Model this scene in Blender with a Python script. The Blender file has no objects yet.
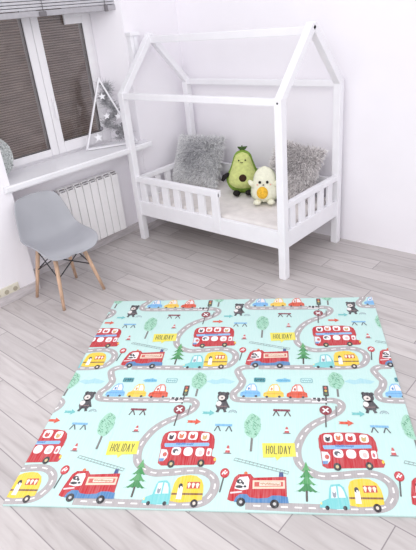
import bpy, bmesh, math, random
from mathutils import Vector, Matrix, Euler
random.seed(7)
C = bpy.context.scene.collection
PI = math.pi

# ------------------------------------------------------------------ materials
def s2l(c):
    r = []
    for v in c[:3]:
        v = v / 255.0
        r.append(v / 12.92 if v <= .04045 else ((v + .055) / 1.055) ** 2.4)
    return (r[0], r[1], r[2], 1.0)

def mat(name, rgb, rough=.5, spec=.4, var=.04, scale=14, bump=0.0, bscale=60, metal=0, stretch=(1, 1, 1)):
    """principled with a procedural noise variation and optional bump"""
    m = bpy.data.materials.new(name); m.use_nodes = True
    nt = m.node_tree; b = nt.nodes['Principled BSDF']
    b.inputs['Roughness'].default_value = rough
    b.inputs['Specular IOR Level'].default_value = spec
    b.inputs['Metallic'].default_value = metal
    tc = nt.nodes.new('ShaderNodeTexCoord'); mp = nt.nodes.new('ShaderNodeMapping')
    mp.inputs['Scale'].default_value = stretch
    nt.links.new(tc.outputs['Object'], mp.inputs['Vector'])
    n = nt.nodes.new('ShaderNodeTexNoise'); n.inputs['Scale'].default_value = scale; n.inputs['Detail'].default_value = 4
    nt.links.new(mp.outputs[0], n.inputs['Vector'])
    rp = nt.nodes.new('ShaderNodeValToRGB')
    a = s2l([max(0, min(255, v * (1 - var))) for v in rgb]); c = s2l([max(0, min(255, v * (1 + var))) for v in rgb])
    rp.color_ramp.elements[0].position = .3; rp.color_ramp.elements[1].position = .7
    rp.color_ramp.elements[0].color = a; rp.color_ramp.elements[1].color = c
    nt.links.new(n.outputs['Fac'], rp.inputs['Fac']); nt.links.new(rp.outputs[0], b.inputs['Base Color'])
    if bump:
        n2 = nt.nodes.new('ShaderNodeTexNoise'); n2.inputs['Scale'].default_value = bscale
        nt.links.new(mp.outputs[0], n2.inputs['Vector'])
        bp = nt.nodes.new('ShaderNodeBump'); bp.inputs['Strength'].default_value = bump; bp.inputs['Distance'].default_value = .004
        nt.links.new(n2.outputs['Fac'], bp.inputs['Height']); nt.links.new(bp.outputs[0], b.inputs['Normal'])
    return m

def attr_mat(name, rough=.6, spec=.3, streak=0.0, ang=0.0, bump=0.0):
    """colour from the mesh's colour attribute; optional pressed streaks"""
    m = bpy.data.materials.new(name); m.use_nodes = True
    nt = m.node_tree; b = nt.nodes['Principled BSDF']
    b.inputs['Roughness'].default_value = rough; b.inputs['Specular IOR Level'].default_value = spec
    at = nt.nodes.new('ShaderNodeAttribute'); at.attribute_name = 'Col'
    out = at.outputs['Color']
    if streak:
        tc = nt.nodes.new('ShaderNodeTexCoord'); mp = nt.nodes.new('ShaderNodeMapping')
        mp.inputs['Scale'].default_value = (170, 9, 1)
        nt.links.new(tc.outputs['Object'], mp.inputs['Vector'])
        n = nt.nodes.new('ShaderNodeTexNoise'); n.inputs['Scale'].default_value = 1.0; n.inputs['Detail'].default_value = 2
        nt.links.new(mp.outputs[0], n.inputs['Vector'])
        r = nt.nodes.new('ShaderNodeMapRange'); r.inputs[1].default_value = .35; r.inputs[2].default_value = .7
        r.inputs[3].default_value = 0; r.inputs[4].default_value = streak
        nt.links.new(n.outputs['Fac'], r.inputs[0])
        mx = nt.nodes.new('ShaderNodeMix'); mx.data_type = 'RGBA'
        nt.links.new(r.outputs[0], mx.inputs[0]); nt.links.new(out, mx.inputs[6]); mx.inputs[7].default_value = (.93, .96, .96, 1)
        out = mx.outputs[2]
        bp = nt.nodes.new('ShaderNodeBump'); bp.inputs['Strength'].default_value = .25; bp.inputs['Distance'].default_value = .002
        nt.links.new(n.outputs['Fac'], bp.inputs['Height']); nt.links.new(bp.outputs[0], b.inputs['Normal'])
    nt.links.new(out, b.inputs['Base Color'])
    return m

M_wall = mat('wall_paint', (248, 245, 250), .75, .2, .006, 3, .05, 90)
M_white = mat('white_lacquer', (246, 245, 249), .32, .4, .008, 6)
M_bed = mat('white_painted_wood', (243, 242, 246), .45, .35, .01, 8, .03, 40)
M_pvc = mat('white_plastic_frame', (242, 240, 243), .28, .45, .008, 6)
M_sill = mat('sill_white', (240, 239, 243), .25, .5, .01, 5)
M_rad = mat('radiator_enamel', (244, 242, 243), .3, .45, .008, 9)
M_dark = mat('dark_slot', (128, 124, 128), .6, .2, .05)
M_gasket = mat('gasket', (70, 68, 72), .6, .2, .03)
M_brass = mat('valve_copper', (150, 92, 84), .35, .5, .1, 40, metal=.4)
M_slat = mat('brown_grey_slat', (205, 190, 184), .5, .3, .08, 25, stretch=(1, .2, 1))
def slat_shading(m, pitch, z0):  # slat shading painted into the colour, dark to light over each pitch
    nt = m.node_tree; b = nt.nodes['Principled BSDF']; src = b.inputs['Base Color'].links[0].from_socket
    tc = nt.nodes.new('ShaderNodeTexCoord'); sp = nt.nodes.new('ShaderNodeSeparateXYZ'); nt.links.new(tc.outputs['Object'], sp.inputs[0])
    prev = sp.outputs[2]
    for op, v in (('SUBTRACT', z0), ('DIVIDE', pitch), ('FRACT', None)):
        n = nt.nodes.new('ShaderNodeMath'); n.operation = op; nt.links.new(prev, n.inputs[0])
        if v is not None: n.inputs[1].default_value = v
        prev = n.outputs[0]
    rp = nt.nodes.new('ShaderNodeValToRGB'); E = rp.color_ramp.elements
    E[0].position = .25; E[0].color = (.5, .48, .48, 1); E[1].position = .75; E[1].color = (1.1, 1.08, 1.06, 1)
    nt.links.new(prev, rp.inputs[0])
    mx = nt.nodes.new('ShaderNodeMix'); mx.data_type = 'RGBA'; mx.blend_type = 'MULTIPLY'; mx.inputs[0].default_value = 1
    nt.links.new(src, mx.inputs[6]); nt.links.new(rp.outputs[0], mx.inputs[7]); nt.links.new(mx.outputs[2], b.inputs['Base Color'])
slat_shading(M_slat, .019, .93)
M_blind = mat('silver_blind', (203, 202, 207), .35, .5, .03, 30)
M_blind_rail = mat('blind_rail', (176, 174, 179), .4, .5, .03, 30)
M_tassel = mat('grey_tassel', (120, 116, 120), .6, .3, .05)
M_socket = mat('cream_plastic', (224, 219, 204), .35, .4, .02)
M_socket_in = mat('socket_hole', (176, 168, 150), .5, .3, .05)
M_tile = mat('baseboard_wood', (205, 199, 201), .45, .35, .07, 9, stretch=(1, 1, 6))
M_chair = mat('grey_plastic_shell', (168, 169, 175), .42, .4, .01, 8)
M_beech = mat('beech_wood', (208, 174, 148), .45, .35, .1, 12, stretch=(6, 6, .6))
M_black = mat('black_metal', (44, 44, 48), .45, .5, .05)
M_matt = mat('cream_sheet', (229, 224, 221), .85, .1, .03, 12, .25, 30)
M_grass = mat('garland_grey', (160, 159, 163), .8, .2, .2, 60)
M_bauble = mat('grey_bauble', (120, 118, 124), .3, .6, .1)
M_av = mat('avocado_plush_skin', (126, 156, 68), .9, .1, .1, 40, .3, 150)
M_avf = mat('avocado_plush_face', (206, 214, 138), .9, .1, .05, 40, .3, 150)
M_pit = mat('brown_plush_pit', (66, 48, 36), .9, .1, .1, 40, .3, 150)
M_blk = mat('black_plush', (42, 40, 40), .9, .1, .1, 40, .3, 150)
M_leaf = mat('plush_leaf', (74, 96, 56), .9, .1, .1, 40)
M_cream = mat('pale_plush', (236, 236, 214), .9, .1, .03, 40, .3, 150)
M_creamback = mat('pale_green_plush', (206, 214, 182), .9, .1, .05, 40, .3, 150)
M_yolk = mat('yellow_plush', (240, 186, 66), .9, .1, .1, 60, .4, 120)
M_orn = attr_mat('speckled_ornament', .8, .2)
M_fur = attr_mat('fur_strands', .7, .25)
M_mat = attr_mat('printed_foam', .55, .3, streak=.13)

def glass_mat():
    m = bpy.data.materials.new('window_glass'); m.use_nodes = True
    nt = m.node_tree; nt.nodes.remove(nt.nodes['Principled BSDF'])
    t = nt.nodes.new('ShaderNodeBsdfTransparent'); g = nt.nodes.new('ShaderNodeBsdfGlossy'); g.inputs['Roughness'].default_value = .03
    t.inputs['Color'].default_value = (.88, .88, .88, 1)
    f = nt.nodes.new('ShaderNodeFresnel'); f.inputs['IOR'].default_value = 1.5
    nz = nt.nodes.new('ShaderNodeTexNoise'); nz.inputs['Scale'].default_value = 2.2
    mul = nt.nodes.new('ShaderNodeMath'); mul.operation = 'MULTIPLY'
    nt.links.new(f.outputs[0], mul.inputs[0]); mul.inputs[1].default_value = 1.0
    mx = nt.nodes.new('ShaderNodeMixShader')
    nt.links.new(mul.outputs[0], mx.inputs[0]); nt.links.new(t.outputs[0], mx.inputs[1]); nt.links.new(g.outputs[0], mx.inputs[2])
    nt.links.new(mx.outputs[0], nt.nodes['Material Output'].inputs[0])
    return m
M_glass = glass_mat()

def floor_mat():
    m = bpy.data.materials.new('whitewashed_laminate'); m.use_nodes = True
    nt = m.node_tree; b = nt.nodes['Principled BSDF']; L = nt.links
    def math_(op, a, c=None):
        n = nt.nodes.new('ShaderNodeMath'); n.operation = op
        for i, v in enumerate((a, c)):
            if v is None: continue
            if isinstance(v, (int, float)): n.inputs[i].default_value = v
            else: L.new(v, n.inputs[i])
        return n.outputs[0]
    tc = nt.nodes.new('ShaderNodeTexCoord'); sp = nt.nodes.new('ShaderNodeSeparateXYZ')
    L.new(tc.outputs['Object'], sp.inputs[0])
    x, y = sp.outputs[0], sp.outputs[1]
    W, LEN = .1545, 1.21
    yy = math_('DIVIDE', math_('ADD', y, 2.415 + W * 40), W)
    row = math_('FLOOR', yy); fy = math_('FRACT', yy)
    off = math_('MULTIPLY', math_('ADD', row, -39), .853)
    xx = math_('DIVIDE', math_('ADD', math_('ADD', x, -.914 + 12.1), off), LEN)
    col = math_('FLOOR', xx); fx = math_('FRACT', xx)
    ey = math_('MULTIPLY', math_('MINIMUM', fy, math_('SUBTRACT', 1, fy)), W)
    ex = math_('MULTIPLY', math_('MINIMUM', fx, math_('SUBTRACT', 1, fx)), LEN)
    e = math_('MINIMUM', ex, ey)
    seam = nt.nodes.new('ShaderNodeMapRange'); seam.inputs[1].default_value = .0012; seam.inputs[2].default_value = .0034
    seam.inputs[3].default_value = 1; seam.inputs[4].default_value = 0; L.new(e, seam.inputs[0])
    cid = nt.nodes.new('ShaderNodeCombineXYZ'); L.new(row, cid.inputs[0]); L.new(col, cid.inputs[1])
    wn = nt.nodes.new('ShaderNodeTexWhiteNoise'); L.new(cid.outputs[0], wn.inputs['Vector'])
    # grain in stretched plank space, shifted per plank
    sc = nt.nodes.new('ShaderNodeVectorMath'); sc.operation = 'MULTIPLY'; L.new(tc.outputs['Object'], sc.inputs[0]); sc.inputs[1].default_value = (1.3, 11, 1)
    sh = nt.nodes.new('ShaderNodeVectorMath'); sh.operation = 'MULTIPLY_ADD'
    L.new(wn.outputs['Color'], sh.inputs[0]); sh.inputs[1].default_value = (30, 30, 30); L.new(sc.outputs[0], sh.inputs[2])
    g = nt.nodes.new('ShaderNodeTexNoise'); g.inputs['Scale'].default_value = 1.6; g.inputs['Detail'].default_value = 7; g.inputs['Distortion'].default_value = 1.2
    L.new(sh.outputs[0], g.inputs['Vector'])
    rp = nt.nodes.new('ShaderNodeValToRGB'); E = rp.color_ramp.elements
    E[0].position = .22; E[0].color = s2l((182, 175, 173)); E[1].position = .62; E[1].color = s2l((227, 222, 220))
    k = E.new(.42); k.color = s2l((214, 208, 206))
    L.new(g.outputs['Fac'], rp.inputs['Fac'])
    # sparse dark smudges like knots
    kn = nt.nodes.new('ShaderNodeTexNoise'); kn.inputs['Scale'].default_value = 1.5; kn.inputs['Detail'].default_value = 3
    sc2 = nt.nodes.new('ShaderNodeVectorMath'); sc2.operation = 'MULTIPLY'; L.new(tc.outputs['Object'], sc2.inputs[0]); sc2.inputs[1].default_value = (1.6, 6, 1)
    sh2 = nt.nodes.new('ShaderNodeVectorMath'); sh2.operation = 'MULTIPLY_ADD'
    L.new(wn.outputs['Color'], sh2.inputs[0]); sh2.inputs[1].default_value = (50, 50, 50); L.new(sc2.outputs[0], sh2.inputs[2])
    L.new(sh2.outputs[0], kn.inputs['Vector'])
    kr = nt.nodes.new('ShaderNodeMapRange'); kr.inputs[1].default_value = 1.02; kr.inputs[2].default_value = .78; kr.inputs[3].default_value = 0; kr.inputs[4].default_value = .4
    L.new(kn.outputs['Fac'], kr.inputs[0])
    m1 = nt.nodes.new('ShaderNodeMix'); m1.data_type = 'RGBA'; L.new(kr.outputs[0], m1.inputs[0]); L.new(rp.outputs[0], m1.inputs[6]); m1.inputs[7].default_value = s2l((158, 150, 150))
    # per-plank tone
    tone = nt.nodes.new('ShaderNodeMapRange'); tone.inputs[3].default_value = .90; tone.inputs[4].default_value = 1.06; L.new(wn.outputs['Value'], tone.inputs[0])
    hv = nt.nodes.new('ShaderNodeHueSaturation'); L.new(tone.outputs[0], hv.inputs['Value']); L.new(m1.outputs[2], hv.inputs['Color'])
    m2 = nt.nodes.new('ShaderNodeMix'); m2.data_type = 'RGBA'; L.new(seam.outputs[0], m2.inputs[0]); L.new(hv.outputs[0], m2.inputs[6]); m2.inputs[7].default_value = s2l((142, 134, 137))
    L.new(m2.outputs[2], b.inputs['Base Color'])
    b.inputs['Roughness'].default_value = .42; b.inputs['Specular IOR Level'].default_value = .35
    return m
M_floor = floor_mat()

# ------------------------------------------------------------------ helpers
def obj(name, bm, m, parent=None, smooth=False):
    me = bpy.data.meshes.new(name); bm.normal_update(); bm.to_mesh(me); bm.free()
    for mm in (m if isinstance(m, (list, tuple)) else [m]): me.materials.append(mm)
    if smooth:
        for p in me.polygons: p.use_smooth = True
    o = bpy.data.objects.new(name, me); C.objects.link(o)
    if parent: o.parent = parent; o.matrix_parent_inverse = Matrix.Identity(4)
    return o

def thing(name, label, cat, loc=(0, 0, 0), rotz=0, group=None):
    o = bpy.data.objects.new(name, None); C.objects.link(o)
    o.empty_display_size = .05
    o.location = loc; o.rotation_euler = (0, 0, rotz); o['label'] = label; o['category'] = cat
    if group: o['group'] = group
    return o

def tag(o, label, cat, group=None):
    o['label'] = label; o['category'] = cat
    if group: o['group'] = group
    return o

def join(bm, b2, mi=0):
    """append b2 into bm"""
    vm = {}
    for v in b2.verts: vm[v] = bm.verts.new(v.co)
    for f in b2.faces:
        try:
            nf = bm.faces.new([vm[v] for v in f.verts]); nf.material_index = mi; nf.smooth = f.smooth
        except ValueError: pass
    b2.free()

def box(bm, lo, hi, bev=.004, M=None, mi=0, seg=2):
    b = bmesh.new(); bmesh.ops.create_cube(b, size=1)
    lo, hi = Vector(lo), Vector(hi); c = (lo + hi) / 2; s = hi - lo
    for v in b.verts: v.co = Vector((v.co.x * s.x, v.co.y * s.y, v.co.z * s.z)) + c
    if bev: bmesh.ops.bevel(b, geom=b.edges[:], offset=min(bev, min(s) * .45), segments=seg, affect='EDGES', profile=.6)
    if M is not None: b.transform(M)
    join(bm, b, mi); return bm

def bar(bm, p, q, w, d, up=(0, 0, 1), bev=.004, ext=0, mi=0):
    """box bar from p to q; w = size across (perp. to up), d = size along 'up'"""
    p, q = Vector(p), Vector(q); a = (q - p).normalized(); u = Vector(up); u = (u - a * u.dot(a)).normalized(); s = u.cross(a)
    L = (q - p).length
    M = Matrix(((a.x, s.x, u.x, p.x), (a.y, s.y, u.y, p.y), (a.z, s.z, u.z, p.z), (0, 0, 0, 1)))
    return box(bm, (-ext, -w / 2, -d / 2), (L + ext, w / 2, d / 2), bev, M, mi)

def tube(bm, pts, rad, n=12, mi=0, cap=True):
    pts = [Vector(p) for p in pts]
    if not isinstance(rad, (list, tuple)): rad = [rad] * len(pts)
    rings = []
    for i, p in enumerate(pts):
        a = (pts[min(i + 1, len(pts) - 1)] - pts[max(i - 1, 0)]).normalized()
        u = Vector((0, 0, 1)) if abs(a.z) < .9 else Vector((1, 0, 0))
        s = a.cross(u).normalized(); u = s.cross(a)
        rings.append([bm.verts.new(p + (s * math.cos(2 * PI * k / n) + u * math.sin(2 * PI * k / n)) * rad[i]) for k in range(n)])
    for r0, r1 in zip(rings, rings[1:]):
        for k in range(n):
            f = bm.faces.new((r0[k], r0[(k + 1) % n], r1[(k + 1) % n], r1[k])); f.smooth = True; f.material_index = mi
    if cap:
        for r in (rings[0][::-1], rings[-1]): 
            f = bm.faces.new(r); f.material_index = mi
    return bm

def ball(bm, c, r, n=16, M=None, mi=0):
    b = bmesh.new(); bmesh.ops.create_uvsphere(b, u_segments=n, v_segments=max(6, n * 2 // 3), radius=1)
    r = r if isinstance(r, (list, tuple)) else (r, r, r)
    for v in b.verts: v.co = Vector((v.co.x * r[0], v.co.y * r[1], v.co.z * r[2]))
    if M is not None: b.transform(M)
    for v in b.verts: v.co += Vector(c)
    for f in b.faces: f.smooth = True
    join(bm, b, mi); return bm

def prism(bm, pts, z0, z1, M=None, mi=0):
    """extruded polygon in xy"""
    b = bmesh.new()
    lo = [b.verts.new((x, y, z0)) for x, y in pts]; hi = [b.verts.new((x, y, z1)) for x, y in pts]
    b.faces.new(lo[::-1]); b.faces.new(hi)
    n = len(pts)
    for i in range(n): b.faces.new((lo[i], lo[(i + 1) % n], hi[(i + 1) % n], hi[i]))
    bmesh.ops.recalc_face_normals(b, faces=b.faces[:])
    if M is not None: b.transform(M)
    join(bm, b, mi); return bm

def struct(name, bm, m, parent=None, smooth=False):
    o = obj(name, bm, m, parent, smooth)
    if not parent: o['kind'] = 'structure'
    return o
B = bmesh.new

# ------------------------------------------------------------------ room shell
NX = -.06          # niche wall
PR, PL = .075, .175  # right pier, left pier faces
YR, YL = -.66, -2.07 # opening edges
SZ = .882          # sill top
HT = 2.75
b = B(); box(b, (-.6, -5.6, -.1), (5.2, .2, 0), 0)
struct('floor', b, M_floor)
b = B(); box(b, (-.6, 0, 0), (5.2, .2, HT), 0)
struct('wall_back', b, M_wall)
b = B()
# right pier with a splayed reveal
prism(b, [(-.34, 0), (-.34, -.78), (-.19, -.78), (PR, YR), (PR, 0)], 0, HT)
prism(b, [(-.34, YL), (-.34, -5.6), (PL, -5.6), (PL, YL)], 0, HT)
box(b, (-.34, YL, 0), (NX, -.68, SZ - .052), 0)
box(b, (-.34, YL, 2.32), (PR, YR, HT), 0)
# right flank of the radiator niche
box(b, (-.1, -.74, 0), (PR - .005, -.6, SZ - .052), 0)
struct('wall_left', b, M_wall)
b = B(); box(b, (NX - .01, YL, 0), (NX + .022, -.74, .07), .003)
box(b, (PR - .01, -.75, 0), (PR + .014, 0, .07), .003)
box(b, (PL - .01, -5.6, 0), (PL + .016, YL - .005, .075), .003)
box(b, (NX, YL - .01, 0), (PL + .016, YL + .014, .075), .003)
struct('baseboard_left', b, M_tile)

# window
win = thing('window_1', 'white two-sash plastic window above the radiator', 'window'); win['kind'] = 'structure'
WX0, WX1 = -.25, -.17
GT = 2.2
def frame_mb(y0, y1, z0, z1, t, x0, x1, bev=.006):
    """four rails round the opening y0..y1, z0..z1; t=(left,right,bottom,top)"""
    bb = B(); l, r, bo, to = t
    box(bb, (x0, y0 - l, z0 - bo), (x1, y0, z1 + to), bev); box(bb, (x0, y1, z0 - bo), (x1, y1 + r, z1 + to), bev)
    box(bb, (x0, y0, z0 - bo), (x1, y1, z0), bev); box(bb, (x0, y0, z1), (x1, y1, z1 + to), bev)
    return bb
bb = frame_mb(-2.02, -.835, .925, 2.26, (.05, .055, .05, .06), WX0, WX1 - .03)
obj('window_frame', bb, M_pvc, win)
for (y0, y1, z0, t) in ((-1.945, -1.452, .968, (.075, .07, .06, .06)), (-1.31, -.893, 1.0, (.068, .06, .092, .06))):
    s_ = obj('sash', frame_mb(y0, y1, z0, GT, t, WX0 + .01, WX1, .008), M_pvc, win)
    g = B(); gx = WX1 - .018
    e = .0035
    box(g, (gx, y0, z0), (gx + .006, y0 + e, GT), 0); box(g, (gx, y1 - e, z0), (gx + .006, y1, GT), 0)
    box(g, (gx, y0, z0), (gx + .006, y1, z0 + e), 0)
    obj('gasket', g, M_gasket, s_)
    p = B(); box(p, (gx - .008, y0, z0), (gx - .004, y1, GT), 0)
    obj('pane', p, M_glass, s_)
    if y0 > -1.4:
        h = B(); box(h, (WX1, -1.352, 1.29), (WX1 + .012, -1.326, 1.37), .004)
        box(h, (WX1 + .012, -1.35, 1.2), (WX1 + .03, -1.328, 1.345), .006)
        obj('window_handle', h, M_pvc, s_)
        h = B(); box(h, (WX1 - .012, -1.07, 1.9), (WX1 + .004, -.895, 2.06), .004)
        obj('corner_cover', h, M_pvc, s_)
# window sill with rounded nose running past both piers
b = B()
prism(b, [(-.19, -.79), (-.19, YL + .004), (PL + .002, YL + .004), (PL + .002, YL - .06), (.205, YL - .06), (.205, -.625), (PR + .002, -.625), (PR + .002, YR)], SZ - .052, SZ)
bmesh.ops.bevel(b, geom=[e for e in b.edges if abs(e.verts[0].co.x - .205) < .001 and abs(e.verts[1].co.x - .205) < .001], offset=.012, segments=3, affect='EDGES')
obj('window_sill', b, M_sill, win)

# slatted blinds behind the panes
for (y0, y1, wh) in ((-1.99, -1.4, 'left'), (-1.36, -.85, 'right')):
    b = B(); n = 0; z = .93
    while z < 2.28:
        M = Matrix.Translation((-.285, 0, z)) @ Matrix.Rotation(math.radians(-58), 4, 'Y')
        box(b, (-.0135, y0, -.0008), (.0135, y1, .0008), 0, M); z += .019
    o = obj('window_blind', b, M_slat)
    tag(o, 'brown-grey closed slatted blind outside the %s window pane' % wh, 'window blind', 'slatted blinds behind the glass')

# raised interior venetian blind under the lintel
bl = thing('venetian_blind', 'raised white-grey venetian blind gathered at the top of the window', 'blind', (.0, -1.36, 1.985))
for i, z in enumerate((.045, .066, .087, .108, .129, .15, .171, .192, .213, .234)):
    s = B(); M = Matrix.Translation((0, 0, z)) @ Matrix.Rotation(math.radians(12), 4, 'Y')
    box(s, (-.03, -.69, -.008), (.03, .69, .008), .003, M); obj('slat', s, M_blind, bl)
s = B(); box(s, (-.032, -.69, -.014), (.032, .69, .026), .006); obj('bottom_rail', s, M_blind_rail, bl)
s = B(); box(s, (-.035, -.69, .265), (.035, .69, .325), .004); obj('head_rail', s, M_blind, bl)
for y in (.57, -.02, -.55):
    s = B(); tube(s, [(.034, y, .27), (.036, y, .02)], .0025, 6); obj('cord', s, M_tassel, bl)
s = B(); box(s, (.03, .56, -.02), (.046, .59, .03), .004); obj('cord_stop', s, M_tassel, bl)
s = B(); box(s, (.03, -.06, -.012), (.046, .0, .02), .004); obj('cord_stop', s, M_tassel, bl)

# small white bracket on the pier beside the window
br = thing('wall_bracket', 'small white capped wall bracket beside window, above bed roof', 'bracket', (PR, -.61, 1.5))
s = B(); box(s, (0, -.042, .0), (.055, -.006, .262), .004); box(s, (0, .0, .03), (.05, .045, .262), .004); obj('bracket_body', s, M_white, br)
s = B(); box(s, (0, -.05, .262), (.07, .058, .292), .005); obj('bracket_cap', s, M_white, br)

# ------------------------------------------------------------------ radiator
rad = thing('radiator', 'white eight-section radiator under the window sill', 'radiator', (.0, -.956, .102))
RF = .03; H = .57
for i in range(8):
    y1 = -i * .08; y0 = y1 - .08
    s = B()
    box(s, (RF - .014, y0 + .0025, .0), (RF, y1 - .0025, H - .035), .006)            # front plate
    box(s, (RF - .075, y0 + .02, .01), (RF - .012, y1 - .02, H - .02), .004)          # core
    box(s, (RF - .07, y0 + .004, .04), (RF - .045, y1 - .004, H - .05), .004)         # rear fin
    box(s, (RF - .03, y0 + .004, H - .04), (RF - .004, y1 - .004, H - .018), .005)    # grille lips
    box(s, (RF - .075, y0 + .004, H - .02), (RF - .022, y1 - .004, H), .006)
    box(s, (RF - .0045, y0 + .016, H - .030), (RF - .0025, y1 - .016, H - .022), 0, None, 1)
    box(s, (RF - .0225, y0 + .014, H - .016), (RF - .0205, y1 - .014, H - .006), 0, None, 1)
    obj('radiator_section', s, [M_rad, M_dark], rad)
s = B(); tube(s, [(-.02, -.64, H - .045), (-.02, -.69, H - .045)], .016, 12); tube(s, [(-.02, -.675, H - .045), (-.055, -.675, H - .045)], .012, 10)
obj('pipe', s, M_white, rad)
s = B(); tube(s, [(-.02, -.69, H - .045), (-.02, -.71, H - .045)], .02, 12); tube(s, [(-.02, -.70, H - .045), (.03, -.70, H - .035)], [.016, .02], 12)
obj('valve', s, M_brass, rad)
s = B(); tube(s, [(.03, -.70, H - .035), (.05, -.70, H - .032)], [.022, .018], 12); obj('valve_knob', s, M_white, rad)

# ------------------------------------------------------------------ sockets on the left pier
so = thing('wall_socket', 'cream double wall socket strip above baseboard by chair', 'socket', (PL, -2.3, .1))
s = B(); box(s, (0, -.15, -.04), (.012, .075, .04), .006); obj('socket_plate', s, M_socket, so)
for y in (.037, -.037, -.112):
    s = B(); tube(s, [(.011, y, 0), (.016, y, 0)], .026, 20); obj('socket_ring', s, M_socket, so)
    s = B(); tube(s, [(.0155, y, 0), (.0168, y, 0)], .019, 20); obj('socket_well', s, M_socket_in, so)

# ------------------------------------------------------------------ house bed
X0, Y1, L, W = .157, -.055, 1.66, .856
pw = .06; HP, HA = 1.345, 1.775
xl, xr, yf, yb = X0 + pw / 2, X0 + L - pw / 2, Y1 - W + pw / 2, Y1 - pw / 2
ym = (yf + yb) / 2
bed = thing('house_bed', 'white wooden house-frame bed with slatted guard rails along back wall', 'bed', (X0 + L / 2, ym, 0))
def bp(*q): return (q[0] - bed.location.x, q[1] - bed.location.y, q[2])
def bedpart(name, bm):
    for v in bm.verts: v.co -= Vector(bed.location)
    return obj(name, bm, M_bed, bed)
for x in (xl, xr):
    for y in (yf, yb):
        h = pw / 2
        s = B(); box(s, (x - h, y - h, 0), (x + h, y + h, HP), .005); p = bedpart('post', s)
        if x == xr and y == yf:
            k = B(); tube(k, [(xr + .0, yf - h - .002, HP - .03), (xr, yf - h + .002, HP - .03)], .007, 10)
            for v in k.verts: v.co -= Vector(bed.location)
            obj('screw', k, M_gasket, p)
for x in (xl, xr):
    for y, sg in ((yf, -1), (yb, 1)):
        s = B(); bar(s, (x, y, HP - .02), (x, ym + sg * .004, HA - .03), .055, .055, up=(1, 0, 0), bev=.005, ext=.012)
        bedpart('rafter', s)
s = B(); box(s, (xl + .01, ym - .022, HA - .085), (xr - .01, ym + .022, HA - .03), .005); bedpart('ridge_beam', s)
for y in (yf, yb):
    s = B(); box(s, (xl, y - .022, HP - .052), (xr, y + .022, HP - .004), .005); bedpart('eave_beam', s)
ZB0, ZB1, ZR = .25, .385, .615
for y in (yf, yb):
    s = B(); box(s, (xl, y - .02, ZB0), (xr, y + .02, ZB1), .005); bedpart('side_board', s)
for x in (xl, xr):
    s = B(); box(s, (x - .02, yf, ZB0), (x + .02, yb, ZB1), .005); bedpart('end_board', s)
    s = B(); box(s, (x - .022, yf, ZR - .055), (x + .022, yb, ZR - .012), .005); bedpart('end_rail', s)
    for i in range(5):
        y = yf + (yb - yf) * (i + .85) / 5.7
        s = B(); box(s, (x - .012, y - .034, ZB1 - .01), (x + .012, y + .034, ZR - .05), .004); bedpart('end_slat', s)
GX = 1.185
s = B(); box(s, (xl, yf - .022, ZR - .05), (GX, yf + .022, ZR + .005), .006); bedpart('guard_rail', s)
s = B(); box(s, (GX - .075, yf - .024, ZB0 + .03), (GX + .0, yf - .0, ZR - .01), .006); bedpart('guard_end_post', s)
for i in range(6):
    x = xl + .09 + i * .142
    s = B(); box(s, (x - .036, yf - .012, ZB1 - .01), (x + .036, yf + .012, ZR - .045), .004); bedpart('guard_slat', s)
s = B(); box(s, (xl + .04, yb - .02, ZR - .12), (xr - .04, yb + .01, ZR - .04), .005); bedpart('back_rail', s)
for i in range(8):
    x = xl + .12 + i * .19
    s = B(); box(s, (x - .034, yb - .012, ZB1 - .01), (x + .034, yb + .006, ZR - .1), .004); bedpart('back_slat', s)

mt = B(); box(mt, (xl + .034, yf + .024, ZB0 + .02), (xr - .034, yb - .026, .405), .035, None, 0, 4)
bmesh.ops.subdivide_edges(mt, edges=[e for e in mt.edges if e.calc_length() > .3], cuts=24, use_grid_fill=True)
for v in mt.verts:
    if v.co.z > .36: v.co.z += .006 * math.sin(v.co.x * 9 + 2 * v.co.y) * math.sin(v.co.y * 11)
o = obj('mattress', mt, M_matt, None, True); tag(o, 'cream-sheeted mattress lying inside the white house bed', 'mattress')

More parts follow.
